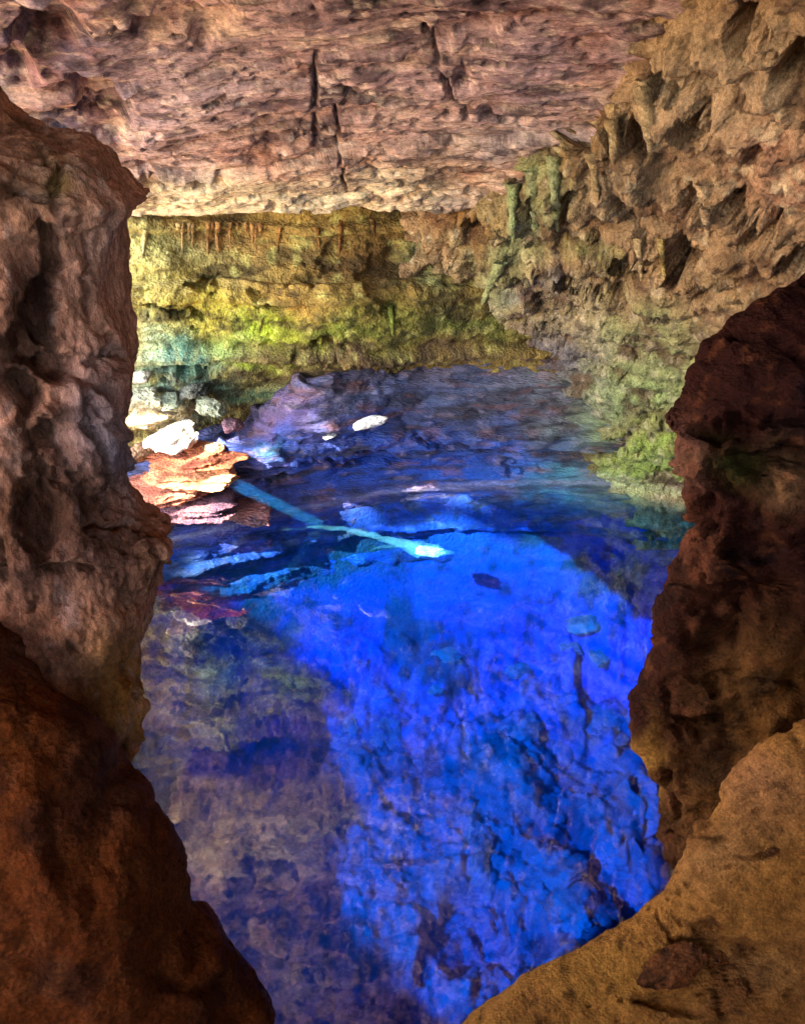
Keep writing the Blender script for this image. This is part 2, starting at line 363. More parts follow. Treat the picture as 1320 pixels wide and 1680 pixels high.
D += 0.12 * fbm(P * 1.6, 6, 313, 0.6) + (1 - up) * (layers(P[..., 2] + 0.1 * fbm(P * 1.3, 3, 315) - 0.12 * P[..., 0], 6, 0.4, 5) * 0.10)
D += dents(P, [(940, 225, 26, 52, 0.5), (1015, 200, 20, 36, 0.42), (1085, 145, 38, 22, 0.36), (1120, 215, 24, 34, 0.34), (1050, 225, 22, 40, 0.4),
               (1035, 425, 16, 26, 0.4), (1065, 425, 14, 24, 0.4), (1120, 430, 26, 36, 0.42), (1205, 350, 42, 26, 0.4), (1250, 395, 50, 24, 0.4),
               (1265, 350, 26, 24, 0.34), (1200, 60, 26, 50, 0.32), (1300, 110, 26, 50, 0.3), (870, 462, 34, 12, 0.4), (930, 345, 22, 30, 0.3),
               (880, 340, 12, 40, 0.24), (960, 470, 60, 8, 0.2), (1140, 330, 26, 20, 0.3), (1230, 250, 24, 26, 0.2), (1305, 440, 30, 18, 0.3),
               (780, 390, 26, 26, 0.2), (1000, 720, 30, 12, 0.14), (1030, 735, 40, 10, 0.14), (965, 700, 14, 12, 0.12), (840, 545, 60, 8, 0.14)], 80, 4.0, 30) * 1.5
P = P + N * D[..., None]
C = zones(P, lin(160, 122, 84), [(1180, 260, 60, 60, lin(120, 80, 50), 0.6), (1290, 300, 60, 60, lin(190, 128, 100), 0.6), (1120, 60, 60, 80, lin(140, 110, 66), 0.7), 
    (1200, 120, 200, 140, lin(182, 150, 118), 0.8), (1250, 230, 60, 50, lin(200, 138, 110), 0.6), (900, 300, 70, 60, lin(140, 144, 92), 0.85),
    (860, 380, 60, 60, lin(134, 140, 92), 0.8), (800, 470, 80, 60, lin(150, 152, 96), 0.8), (780, 380, 50, 50, lin(140, 92, 34), 0.8),
    (1040, 540, 120, 60, lin(150, 150, 92), 0.85), (1050, 650, 130, 70, lin(146, 158, 92), 0.95), (1060, 760, 120, 40, lin(150, 166, 70), 0.95),
    (900, 600, 90, 60, lin(110, 104, 112), 0.8), (880, 480, 70, 16, lin(110, 112, 120), 0.7), (880, 690, 90, 60, lin(86, 104, 122), 0.85),
    (940, 800, 100, 26, lin(120, 190, 160), 0.7), (1000, 800, 90, 14, lin(206, 206, 130), 0.7), (960, 420, 60, 20, lin(150, 150, 80), 0.7),
    (1020, 280, 60, 80, lin(150, 122, 92), 0.6), (950, 240, 24, 50, lin(130, 82, 34), 0.7)], 34, 320, 1.8)
C = blotch(C, P, 2.6, 323, lin(92, 58, 36), 0.75, 0.04, 0.4)
C = blotch(C, P, 7.0, 325, lin(214, 190, 150), 0.45, 0.15, 0.5)
C = blotch(C, P, 9.0, 327, lin(66, 46, 34), 0.55, 0.12, 0.5)
ring = np.exp(-((P[..., 2] - 0.10) / 0.08) ** 2) * (0.6 + 0.4 * fbm(P * 3, 3, 329))
C = C + (lin(212, 214, 150) - C) * np.clip(ring, 0, 0.85)[..., None]
wall_right = struct(link('cave_wall_right', mesh_np('cave_wall_right', P, gridfaces(NR, NC), C), M_WALL))

# ---- bank: dark ledge of wet rock below the back wall, down into the water
def waterY(py): return float(WZ(660, py)[1])
bx = [-60, 150, 275, 400, 520, 680, 900, 1110, 1200]
wl_py = [915, 905, 893, 864, 834, 808, 799, 806, 812]
top_py = [820, 815, 795, 712, 622, 578, 578, 640, 700]
rowsY = []
shoreX = []; shoreY = []
for x, yw, yt in zip(bx, wl_py, top_py):
    Yw = waterY(yw); shoreX.append(WZ(x, yw)[0]); shoreY.append(Yw)
    Yt = Yw - (0.35 if 450 < x < 1000 else 0.0) + (0.25 if x < 450 else 0)
    a = W(x, yt, Yt); low = x < 450
    c0 = a + np.array([0, 1.6, 0.15]); c0b = a + np.array([0, 0.5, 0.05])
    m1 = W(x, yt + (yw - yt) * 0.35, Yw - (0.38 if not low else -0.1)); m2 = W(x, yt + (yw - yt) * 0.7, Yw - (0.12 if not low else -0.02))
    wp = WZ(x, yw); dn = wp + np.array([0, -0.15, -0.5]); dn2 = wp + np.array([0, -0.2, -2.8])
    rowsY.append(np.stack([c0, c0b, a, m1, m2, wp, dn, dn2]))
G = np.stack(rowsY, 1)
NR, NC = 300, 480
P = spline(spline(G, NR).transpose(1, 0, 2), NC).transpose(1, 0, 2)
N = gridnormals(P); N *= np.sign(-N[..., 1:2] + 0.6 * N[..., 2:3])
px, py = PX(P)
D = 0.13 * fbm(P * np.array([0.9, 1.6, 1.8]), 6, 401, 0.58) + layers(P[..., 2] + 0.1 * fbm(P * np.array([0.8, 1, 1]), 3, 403) + 0.05 * P[..., 0], 5.5, 0.22, 6) * 0.27 - 0.13
w1, w2, _ = worley(P * np.array([2.4, 5, 5]), 405); D += 0.09 * (0.5 - w1) + 0.035 * fbm(P * np.array([7, 14, 14]), 4, 407, 0.6)
fade = sstep(-0.25, 0.05, P[..., 2]) * sstep(0.5, 0.15, np.abs(P[..., 2])) * 0.6
D *= (1 - fade)
D += dents(P, [(600, 755, 60, 14, 0.25), (720, 715, 60, 10, 0.25), (455, 790, 40, 12, 0.2), (860, 770, 40, 6, 0.15), (500, 735, 60, 12, 0.2), (640, 600, 60, 8, 0.15)], 80, 2.0, 30) * 0.45
P = P + N * D[..., None]
C = zones(P, lin(66, 74, 106), [
    (760, 600, 260, 44, lin(108, 94, 110), 0.85), (520, 630, 140, 36, lin(96, 78, 96), 0.8), (460, 690, 90, 30, lin(112, 76, 86), 0.8),
    (620, 755, 300, 60, lin(24, 72, 176), 0.95), (820, 770, 150, 40, lin(20, 92, 200), 0.9), (430, 820, 150, 50, lin(60, 74, 130), 0.8),  # lower bank's blue: glow of the lit water put into the colour
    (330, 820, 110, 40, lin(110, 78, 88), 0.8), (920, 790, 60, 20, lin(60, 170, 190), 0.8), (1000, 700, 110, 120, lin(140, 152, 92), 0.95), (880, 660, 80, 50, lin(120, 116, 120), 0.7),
    (440, 735, 30, 14, lin(20, 90, 70), 0.6), (660, 640, 200, 30, lin(64, 84, 124), 0.7), (680, 890, 460, 75, lin(14, 50, 168), 0.95)], 26, 410, 2.0)  # submerged part too gets the water's blue light painted on
C = blotch(C, P * np.array([0.5, 1.2, 1.6]), 3.0, 413, lin(30, 26, 46), 0.75, 0.05, 0.4)
C = blotch(C, P * np.array([0.22, 1, 2.4]), 6.0, 416, lin(16, 16, 34), 0.7, 0.1, 0.4)
C = blotch(C, P * np.array([0.5, 1.2, 1.6]), 5.0, 414, lin(120, 76, 66), 0.5, 0.12, 0.45) if True else C
C = blotch(C, P * np.array([0.6, 1.2, 1.4]), 8.0, 415, lin(150, 132, 150), 0.4, 0.18, 0.5)
ring = np.exp(-((P[..., 2] - 0.06) / 0.045) ** 2) * (0.55 + 0.4 * fbm(P * 3, 3, 419))
C = C + (lin(150, 150, 176) - C) * np.clip(ring, 0, 0.8)[..., None]
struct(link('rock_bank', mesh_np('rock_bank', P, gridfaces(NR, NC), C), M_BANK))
shoreX = np.array(shoreX); shoreY = np.array(shoreY)

# ---- lake bed
NXb, NYb = 420, 360
xs = np.linspace(-7, 8, NXb); ys = np.linspace(-0.5, 11.4, NYb)
X, Y = np.meshgrid(xs, ys)
sh = np.interp(X, shoreX, shoreY) - Y
Z = -3.0 * (1 - np.exp(-np.maximum(sh, 0) / 0.7)) - 0.12 + 0.3 * np.minimum(sh, 0) * 0
P = np.stack([X, Y, Z], -1)
w1, w2, _ = worley(P * np.array([1.1, 1.1, 0.2]), 501)
v1, v2, _ = worley(P * np.array([2.9, 2.9, 0.2]) + 0.3 * fbm(P * 2, 3, 502)[..., None], 503)
dz = 0.25 * (0.6 - w1) + 0.04 * (0.5 - v1) + 0.62 * fbm(P * 0.9, 8, 505, 0.64) + 0.3 * layers(fbm(P * 0.5, 4, 506) + 0.25 * P[..., 0], 3.0, 0.25, 4) - 0.10 * (1 - sstep(0.02, 0.12, v2 - v1)) * sstep(-0.1, 0.3, fbm(P * 0.8, 2, 509))
deep = sstep(0.1, 1.4, sh)
P[..., 2] += dz * deep
P[..., 2] = np.minimum(P[..., 2], -0.06)
C = zones(P, lin(80, 84, 82), [], 10, 510)
C = C + (lin(26, 58, 150) - C) * (0.9 * sstep(2.6, 0.8, sh + 0.7 * fbm(P * 1.1, 4, 511)))[..., None]  # blue towards the far shore: the water's lit colour painted on the bed
C = blotch(C, P, 1.4, 513, lin(54, 57, 56), 0.85, -0.05, 0.4)
C = blotch(C, P, 5.0, 515, lin(30, 32, 32), 0.75, 0.05, 0.42)
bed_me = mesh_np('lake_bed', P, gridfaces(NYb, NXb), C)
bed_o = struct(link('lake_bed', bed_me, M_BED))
bed_bvh = BVHTree.FromPolygons([tuple(v) for v in P[::3, ::3].reshape(-1, 3)], gridfaces(P[::3, ::3].shape[0], P[::3, ::3].shape[1]).tolist())
def bed_at(px, py):
    u = px - 660.0; v = py - 840.0
    d = Vector((u, FPX * cp - v * sp, -FPX * sp - v * cp)).normalized()
    h = bed_bvh.ray_cast(Vector((0, 0, CAM_H)), d)
    return np.array(h[0]) if h[0] is not None else WZ(px, py, -2.2)

# ---- water: a clear pool, reflecting on top and swallowing red and green with depth
def water_mat():
    m = bpy.data.materials.new('clear_water'); m.use_nodes = True
    n = m.node_tree.nodes; l = m.node_tree.links; n.remove(n['Principled BSDF']); out = n['Material Output']
    tr = n.new('ShaderNodeBsdfTransparent'); gl = n.new('ShaderNodeBsdfGlossy'); gl.inputs['Roughness'].default_value = 0.015
    fr = n.new('ShaderNodeFresnel'); fr.inputs['IOR'].default_value = 2.35
    mx = n.new('ShaderNodeMixShader'); ge = n.new('ShaderNodeNewGeometry'); inv = n.new('ShaderNodeMath'); inv.operation = 'SUBTRACT'; inv.inputs[0].default_value = 1; l.new(ge.outputs['Backfacing'], inv.inputs[1])
    mf = n.new('ShaderNodeMath'); mf.operation = 'MULTIPLY'; l.new(fr.outputs[0], mf.inputs[0]); l.new(inv.outputs[0], mf.inputs[1]); l.new(mf.outputs[0], mx.inputs[0]); l.new(tr.outputs[0], mx.inputs[1]); l.new(gl.outputs[0], mx.inputs[2])
    tc = n.new('ShaderNodeTexCoord'); no = n.new('ShaderNodeTexNoise'); no.inputs['Scale'].default_value = 2.2; no.inputs['Detail'].default_value = 3
    bp = n.new('ShaderNodeBump'); bp.inputs['Strength'].default_value = 0.05; bp.inputs['Distance'].default_value = 0.05
    l.new(tc.outputs['Object'], no.inputs['Vector']); l.new(no.outputs[0], bp.inputs['Height'])
    l.new(bp.outputs[0], gl.inputs['Normal']); l.new(bp.outputs[0], fr.inputs['Normal'])
    l.new(mx.outputs[0], out.inputs['Surface'])
    va = n.new('ShaderNodeVolumeAbsorption'); va.inputs['Color'].default_value = (0.0, 0.72, 0.968, 1); va.inputs['Density'].default_value = 1.3
    vsc = n.new('ShaderNodeVolumeScatter'); vsc.inputs['Color'].default_value = (0.02, 0.30, 1.0, 1); vsc.inputs['Density'].default_value = 0.008
    av = n.new('ShaderNodeAddShader'); l.new(va.outputs[0], av.inputs[0]); l.new(vsc.outputs[0], av.inputs[1])
    l.new(av.outputs[0], out.inputs['Volume'])
    return m
def box_me(name, x0, x1, y0, y1, z0, z1):
    V = np.array([(x, y, z) for z in (z0, z1) for y in (y0, y1) for x in (x0, x1)])
    F = np.array([(0, 2, 3, 1), (4, 5, 7, 6), (0, 1, 5, 4), (2, 6, 7, 3), (0, 4, 6, 2), (1, 3, 7, 5)])
    return mesh_np(name, V, F, None, False)
struct(link('pool_water', box_me('pool_water', -5.2, 7.6, -0.4, 11.35, -4.2, 0.0), water_mat()))

# ---- hill above, ground outside, added unseen light blocks and bounce slabs
slab('hill', -4.0, 9, -6, 12.5, 7.6, 9.5, M_WALL, seed=601)['kind'] = 'structure'
slab('hillside', 7.0, 9.5, -5, 13, -4, 9, M_WALL, seed=611)['kind'] = 'structure'
slab('rear_light_block', -9, 9.5, -7.5, -5.4, -4, 6.25, M_WALL, seed=651)['kind'] = 'structure'  # added out of view to block sky and darken the near rocks
slab('side_light_block', -9, -4.6, -5.2, -1.0, -4, 4.8, M_WALL, seed=661)['kind'] = 'structure'  # added on the left, out of view, also to dim the foreground
slab('cliff', -3.2, 9, 11.6, 13, -4, 9, M_WALL, seed=621)['kind'] = 'structure'
gm = rock_mat('dry_ground', bump=0.4, grain=0.25)
def ground_sheet():
    n = 90; r = np.linspace(-1, 1, n); r = np.sign(r) * np.abs(r) ** 3 * 900
    X, Y = np.meshgrid(r, r); P = np.stack([X, Y, np.full(X.shape, -4.6)], -1)
    C = np.empty(P.shape); C[:] = lin(150, 126, 96); C = blotch(C, P, 0.3, 631, lin(96, 84, 58), 0.7)
    return struct(link('ground', mesh_np('ground', P, gridfaces(n, n), C), gm))
ground_sheet()
slab('rear_bounce_slab', -26, 20, -34, -6.5, -4.4, 1.5, gm, 60, 60, 0.3, 671, (196, 168, 130))['kind'] = 'structure'  # added unseen pale ground, bounces sunlight up to the ceiling
slab('left_bounce_slab', -26, -3.8, -6.3, 22, -4.4, 0.3, gm, 60, 60, 0.3, 641, (212, 188, 150))['kind'] = 'structure'  # added unseen pale slab, bounces sun onto ceiling lip and back wall

# ================================================================== ROCKS IN FRONT
def loft(name, rows_, NRr, NCc, mat, disp, colour, power=2.4, cap=True):
    """closed rock built from horizontal-ish rings: each row (py, edge_px, other_px, Y, ry)"""
    A = np.array(rows_, float)
    A = spline(A, NRr)
    th = np.linspace(0, 2 * np.pi, NCc, endpoint=False)
    e1 = W(A[:, 1], A[:, 0], A[:, 3]); e0 = W(A[:, 2], A[:, 0], A[:, 3])
    ctr = (e1 + e0) / 2; rx = (e1[:, 0] - e0[:, 0]) / 2
    ct, st = np.cos(th), np.sin(th)
    sx = np.sign(ct) * np.abs(ct) ** (2 / power); sy = np.sign(st) * np.abs(st) ** (2 / power)
    P = np.zeros((NRr, NCc, 3))
    P[..., 0] = ctr[:, 0:1] + rx[:, None] * sx[None]; P[..., 1] = ctr[:, 1:2] + A[:, 4:5] * sy[None]; P[..., 2] = ctr[:, 2:3]
    N = gridnormals(P, True)
    c = P.mean(1, keepdims=True); out = np.sign(((P - c) * N).sum(-1).mean()); N *= out
    D = disp(P)
    P2 = P + N * D[..., None]
    Cc = colour(P2)
    F = gridfaces(NRr, NCc, True)
    V = P2.reshape(-1, 3); Cv = Cc.reshape(-1, 3)
    # close the ends
    top = P2[0].mean(0); bot = P2[-1].mean(0); k = len(V)
    V = np.vstack([V, top, bot]); Cv = np.vstack([Cv, Cv[0], Cv[-1]])
    i = np.arange(NCc); j = (i + 1) % NCc
    F = np.vstack([F, np.stack([np.full(NCc, k), j, i, i], -1)[:, [0, 1, 2, 2]][:, :], ]) if False else F
    me = bpy.data.meshes.new(name)
    F3 = np.vstack([np.stack([np.full(NCc, k), j, i], -1), np.stack([np.full(NCc, k + 1), (NRr - 1) * NCc + i, (NRr - 1) * NCc + j], -1)])
    tri = np.vstack([F[:, [0, 1, 2]], F[:, [0, 2, 3]], F3])
    bpy.data.meshes.remove(me)
    return link(name, mesh_np(name, V, tri, Cv), mat)

# left pillar
pil = [(-260, -260, -420, 2.592, 0.400), (60, -60, -420, 2.592, 0.440), (170, 5, -420, 2.592, 0.480), (215, 95, -420, 2.592, 0.480), (250, 165, -420, 2.592, 0.480), (300, 222, -420, 2.592, 0.440),
       (325, 246, -420, 2.592, 0.400), (350, 233, -420, 2.592, 0.400), (390, 208, -420, 2.592, 0.400), (470, 204, -420, 2.556, 0.400), (540, 216, -420, 2.520, 0.400), (620, 222, -420, 2.484, 0.400),
       (700, 214, -420, 2.448, 0.400), (790, 198, -420, 2.412, 0.400), (845, 225, -420, 2.376, 0.400), (880, 278, -420, 2.376, 0.360), (920, 268, -420, 2.340, 0.360), (985, 258, -420, 2.304, 0.400),
       (1035, 250, -420, 2.304, 0.400), (1080, 226, -420, 2.268, 0.400), (1130, 236, -420, 2.232, 0.360), (1185, 246, -420, 2.196, 0.320), (1228, 236, -250, 2.160, 0.280), (1250, 190, -250, 2.160, 0.224), (1262, 120, -250, 2.160, 0.160)]
def pil_disp(P):
    Q = P * 1.35
    w1, w2, _ = worley(Q * np.array([2.6, 2.6, 1.3]) + 0.35 * fbm(Q * 2.5, 3, 700)[..., None], 701)
    D = 0.05 * fbm(Q * np.array([2, 2, 1.1]), 6, 703, 0.62) + 0.07 * (0.5 - w1) - 0.02
    D += 0.030 * fbm(Q * np.array([9, 9, 3.5]), 5, 705, 0.65)
    rg = ridged(Q * np.array([5, 5, 1.8]), 4, 706); D -= 0.05 * sstep(0.62, 0.9, rg)
    w1, w2, _ = worley(Q * np.array([11, 11, 6]) + 0.5 * fbm(Q * 8, 2, 708)[..., None], 707); D += 0.022 * (0.5 - w1)
    D += dents(P, [(85, 420, 24, 60, 0.22), (70, 500, 34, 60, 0.26), (60, 570, 50, 40, 0.28), (100, 600, 34, 22, 0.3), (150, 460, 8, 60, 0.08), (185, 600, 14, 40, 0.08),
                   (155, 720, 10, 70, 0.09), (70, 720, 40, 30, 0.14), (60, 850, 50, 60, 0.12), (60, 320, 40, 14, 0.08), (110, 310, 16, 50, 0.1), (40, 640, 40, 30, 0.2),
                   (90, 780, 40, 20, 0.1), (190, 870, 50, 10, 0.1), (120, 930, 50, 18, 0.1)], 80, 7.0) * 0.55
    D += dents(P, [(120, 660, 60, 40, -0.08), (170, 740, 40, 60, -0.06), (60, 680, 40, 18, -0.1), (205, 1180, 40, 50, -0.05), (245, 885, 30, 14, -0.05)], 83, 7.0) * 0.7
    return D
def pil_col(P):
    C = zones(P, lin(190, 126, 94), [
        (80, 260, 150, 70, lin(176, 126, 96), 0.8), (80, 290, 30, 30, lin(140, 108, 20), 0.7), (160, 420, 60, 120, lin(186, 132, 108), 0.8), (60, 500, 60, 120, lin(76, 44, 34), 0.8),
        (150, 700, 50, 90, lin(156, 124, 120), 0.8), (195, 760, 26, 80, lin(124, 120, 128), 0.7), (60, 860, 110, 90, lin(92, 50, 24), 0.9), (150, 930, 90, 60, lin(128, 84, 64), 0.8),
        (200, 1130, 80, 90, lin(160, 104, 36), 0.9), (220, 1200, 40, 50, lin(176, 124, 56), 0.7), (60, 1040, 90, 60, lin(116, 70, 46), 0.8), (240, 920, 30, 60, lin(150, 96, 60), 0.6)], 22, 710, 3.0)
    C = blotch(C, P * np.array([1, 1, 0.6]), 4.5, 713, lin(62, 36, 26), 0.7, 0.08, 0.42)
    C = blotch(C, P * np.array([1, 1, 0.6]), 12, 715, lin(176, 142, 128), 0.4, 0.15, 0.5)
    return C
o = loft('rock_pillar', pil, 620, 360, M_PILLAR, pil_disp, pil_col)
tag(o, 'tall brown rock pillar with a dark cleft along the left edge of the opening', 'rock pillar')

# lower left boulder
bo = [(960, -400, -560, 1.776, 0.122), (1000, -240, -560, 1.813, 0.244), (1045, -80, -560, 1.850, 0.305), (1085, 5, -560, 1.850, 0.326), (1140, 66, -560, 1.813, 0.346), (1220, 130, -560, 1.776, 0.366), (1290, 190, -560, 1.739, 0.366),
      (1350, 240, -560, 1.702, 0.387), (1410, 278, -560, 1.665, 0.387), (1480, 312, -560, 1.628, 0.407), (1560, 366, -560, 1.591, 0.407), (1630, 412, -560, 1.554, 0.407), (1700, 452, -560, 1.517, 0.427),
      (1900, 520, -560, 1.443, 0.448), (2250, 570, -560, 1.332, 0.448)]
def bo_disp(P):
    D = 0.05 * fbm(P * np.array([2.4, 2.4, 1.8]), 6, 721, 0.6) + 0.016 * fbm(P * np.array([16, 16, 7]), 4, 723, 0.6)
    rg = ridged(P * np.array([1.6, 1.6, 1.2]) + 4.4, 3, 725); D -= 0.05 * sstep(0.7, 0.95, rg)
    px, py = PX(P); D += 0.05 * sstep(0.35, 0.6, vnoise(P * 2.2, 727))
    return D
def bo_col(P):
    C = zones(P, lin(92, 42, 12), [(180, 1250, 60, 90, lin(94, 60, 44), 0.7), (40, 1090, 90, 30, lin(90, 58, 44), 0.7), (120, 1550, 200, 160, lin(76, 33, 9), 0.8), (300, 1420, 40, 80, lin(84, 50, 34), 0.5)], 20, 730, 3)
    C = blotch(C, P, 5, 733, lin(38, 17, 9), 0.6, 0.05, 0.45)
    C = blotch(C, P * np.array([1, 1, 0.4]), 26, 735, lin(96, 52, 24), 0.4, 0.1, 0.5)
    return C
o = loft('boulder', bo, 420, 300, M_DARK, bo_disp, bo_col, 2.1)
tag(o, 'large smooth dark red-brown boulder filling the lower left corner', 'boulder')

# right buttress (mirrored loft: edge is the left side)
bu = [(400, 1560, 2400, 4.6, 0.3), (440, 1420, 2400, 4.5, 0.5), (487, 1310, 2400, 4.4, 0.6), (508, 1255, 2400, 4.35, 0.62), (545, 1210, 2400, 4.3, 0.65), (590, 1176, 2400, 4.2, 0.65), (630, 1130, 2400, 4.15, 0.6), (665, 1118, 2400, 4.1, 0.6),
      (697, 1086, 2400, 4.05, 0.55), (730, 1102, 2400, 4.0, 0.55), (790, 1116, 2400, 3.95, 0.55), (860, 1120, 2400, 3.9, 0.55), (910, 1124, 2400, 3.8, 0.55), (955, 1112, 2400, 3.75, 0.55), (1005, 1084, 2400, 3.7, 0.55),
      (1070, 1068, 2400, 3.6, 0.55), (1130, 1046, 2400, 3.5, 0.55), (1185, 1040, 2400, 3.4, 0.55), (1235, 1054, 2400, 3.3, 0.55), (1285, 1076, 2400, 3.2, 0.5), (1345, 1082, 2400, 3.1, 0.5),
      (1395, 1102, 2400, 3.0, 0.5), (1450, 1125, 2400, 2.9, 0.5), (1560, 1150, 2400, 2.75, 0.5), (1800, 1200, 2400, 2.5, 0.5), (2150, 1250, 2400, 2.3, 0.5)]
def bu_disp(P):
    w1, w2, _ = worley(P * np.array([2.2, 2.2, 2.0]), 741)
    D = 0.09 * fbm(P * 1.8, 6, 743, 0.62) + 0.09 * (0.5 - w1) + 0.045 * fbm(P * 7, 5, 745, 0.65)
    rg = ridged(P * np.array([2.5, 2.5, 3.2]), 4, 744); D -= 0.10 * sstep(0.6, 0.9, rg)
    w1, w2, _ = worley(P * np.array([7, 7, 5]) + 0.4 * fbm(P * 4, 2, 746)[..., None], 747); D += 0.06 * (0.5 - w1)
    px, py = PX(P)
    D += dents(P, [(1180, 700, 60, 26, 0.2), (1260, 760, 60, 30, 0.2), (1150, 850, 40, 30, 0.14), (1180, 1010, 60, 60, 0.16), (1095, 1320, 14, 50, 0.14), (1240, 900, 50, 40, 0.14), (1160, 1190, 60, 14, 0.1)], 80, 6.0) * 0.8
    D += dents(P, [(1140, 760, 30, 40, -0.07), (1290, 780, 20, 30, -0.1), (1110, 1080, 40, 50, -0.06), (1200, 940, 40, 20, -0.06)], 84)
    return D
def bu_col(P):
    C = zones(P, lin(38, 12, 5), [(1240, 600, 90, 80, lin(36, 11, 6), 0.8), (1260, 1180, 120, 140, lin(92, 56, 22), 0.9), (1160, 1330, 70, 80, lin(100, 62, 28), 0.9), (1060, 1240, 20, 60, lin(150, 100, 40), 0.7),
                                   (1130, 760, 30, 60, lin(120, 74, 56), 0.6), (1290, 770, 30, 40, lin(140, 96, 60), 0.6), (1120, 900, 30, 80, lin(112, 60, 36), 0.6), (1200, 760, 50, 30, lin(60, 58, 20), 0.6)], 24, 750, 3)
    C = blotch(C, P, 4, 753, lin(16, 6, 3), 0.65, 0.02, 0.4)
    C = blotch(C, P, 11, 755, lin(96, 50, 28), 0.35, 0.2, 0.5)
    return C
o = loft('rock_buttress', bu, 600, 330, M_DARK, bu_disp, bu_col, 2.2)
tag(o, 'very dark jagged red-brown rock buttress jutting in from the right edge', 'rock buttress')

# lower right ledge: a rounded sandy shelf
le = [(1040, 1620, 2600, 2.9, 0.075), (1090, 1500, 2600, 2.85, 0.175), (1150, 1380, 2600, 2.8, 0.275), (1250, 1235, 2600, 2.7, 0.375), (1330, 1165, 2600, 2.6, 0.425), (1435, 1112, 2600, 2.45, 0.475), (1490, 1078, 2600, 2.35, 0.500), (1540, 1028, 2600, 2.25, 0.500),
      (1590, 955, 2600, 2.15, 0.525), (1640, 872, 2600, 2.05, 0.525), (1690, 790, 2600, 1.98, 0.550), (1780, 700, 2600, 1.9, 0.550), (2000, 640, 2600, 1.8, 0.575), (2280, 640, 2600, 1.8, 0.600)]
def le_disp(P):
    D = 0.06 * fbm(P * 2.0, 6, 761, 0.56) + 0.020 * fbm(P * 9, 6, 763, 0.66)
    rg = ridged(P * np.array([2.2, 2.2, 3.0]) + 2.2, 3, 764); D -= 0.045 * sstep(0.72, 0.93, rg)
    w1, w2, _ = worley(P * 16, 765); D -= 0.022 * sstep(0.3, 0.12, w1) * sstep(0.05, 0.3, fbm(P * 3, 2, 767))
    D += dents(P, [(1225, 1400, 30, 8, 0.05), (1090, 1640, 60, 14, 0.06), (1180, 1560, 90, 20, 0.05), (1160, 1290, 20, 60, 0.05), (1250, 1395, 12, 8, 0.05)])
    return D
def le_col(P):
    C = zones(P, lin(126, 80, 34), [(1000, 1600, 120, 40, lin(130, 86, 34), 0.7), (1250, 1300, 90, 60, lin(134, 86, 52), 0.7), (1250, 1620, 110, 70, lin(98, 66, 36), 0.7), (1180, 1400, 80, 60, lin(122, 82, 46), 0.7)], 24, 770, 3)
    C = blotch(C, P, 5, 773, lin(78, 44, 20), 0.6, 0.05, 0.45)
    C = blotch(C, P, 24, 775, lin(48, 27, 14), 0.55, 0.2, 0.5)
    return C
o = ledge_o = loft('rock_ledge', le, 420, 360, M_SAND, le_disp, le_col, 2.0)
tag(o, 'sandy tan rock ledge sloping down in the lower right corner', 'rock ledge')

# ------------------------------------------------------------------ loose rocks
def ico(sub):
    t = (1 + 5 ** 0.5) / 2
    V = [(-1, t, 0), (1, t, 0), (-1, -t, 0), (1, -t, 0), (0, -1, t), (0, 1, t), (0, -1, -t), (0, 1, -t), (t, 0, -1), (t, 0, 1), (-t, 0, -1), (-t, 0, 1)]
    F = [(0, 11, 5), (0, 5, 1), (0, 1, 7), (0, 7, 10), (0, 10, 11), (1, 5, 9), (5, 11, 4), (11, 10, 2), (10, 7, 6), (7, 1, 8), (3, 9, 4), (3, 4, 2), (3, 2, 6), (3, 6, 8), (3, 8, 9), (4, 9, 5), (2, 4, 11), (6, 2, 10), (8, 6, 7), (9, 8, 1)]
    V = [np.array(v) / np.linalg.norm(v) for v in V]
    for _ in range(sub):
        mid = {}; F2 = []
        def m(a, b):
            k = (min(a, b), max(a, b))
            if k not in mid:
                v = V[a] + V[b]; V.append(v / np.linalg.norm(v)); mid[k] = len(V) - 1
            return mid[k]
        for a, b, c in F:
            x, y, z = m(a, b), m(b, c), m(c, a); F2 += [(a, x, z), (b, y, x), (c, z, y), (x, y, z)]
        F = F2
    return np.array(V), np.array(F)
ICO = {k: ico(k) for k in (3, 4, 5)}
def rock_mesh(name, size, seed, base, dark, sub=4, strata=0.0, rough=1.0, flat=0.0):
    V, F = ICO[sub]; V = V.copy(); off = seed * 3.17
    # planed facets first, then broken relief
    rng = np.random.RandomState(seed)
    for _ in range(9):
        n = rng.normal(size=3); n /= np.linalg.norm(n); d = rng.uniform(0.5, 0.85)
        k = V @ n; V -= np.maximum(k - d, 0)[:, None] * n * 0.85
    N = V / np.linalg.norm(V, axis=1, keepdims=True)
    d = rough * (0.16 * fbm(V * 1.5 + off, 5, seed, 0.55) + 0.05 * fbm(V * 7 + off, 3, seed + 5, 0.6))
    if strata:
        d = d + strata * (layers(V[:, 2] * 1.0 + 0.12 * fbm(V * 1.5, 3, seed + 8) + 0.15 * V[:, 0], 4.2, 0.35, seed % 9) - 0.5)
    V = (V + N * d[:, None]) * np.array(size)
    C = np.empty(V.shape); C[:] = base
    C = blotch(C, V * (1 / max(size)), 2.4, seed + 11, dark, 0.75, 0.02, 0.4)
    C = blotch(C, V * (1 / max(size)), 7, seed + 13, np.minimum(np.asarray(base) * 1.4, 0.9), 0.4, 0.15, 0.5)
    return mesh_np(name, V, F, C)
def place(name, me, loc, rot, mat, label, cat, group=None):
    o = link(name, me, mat); o.location = loc; o.rotation_euler = rot
    return tag(o, label, cat, group)

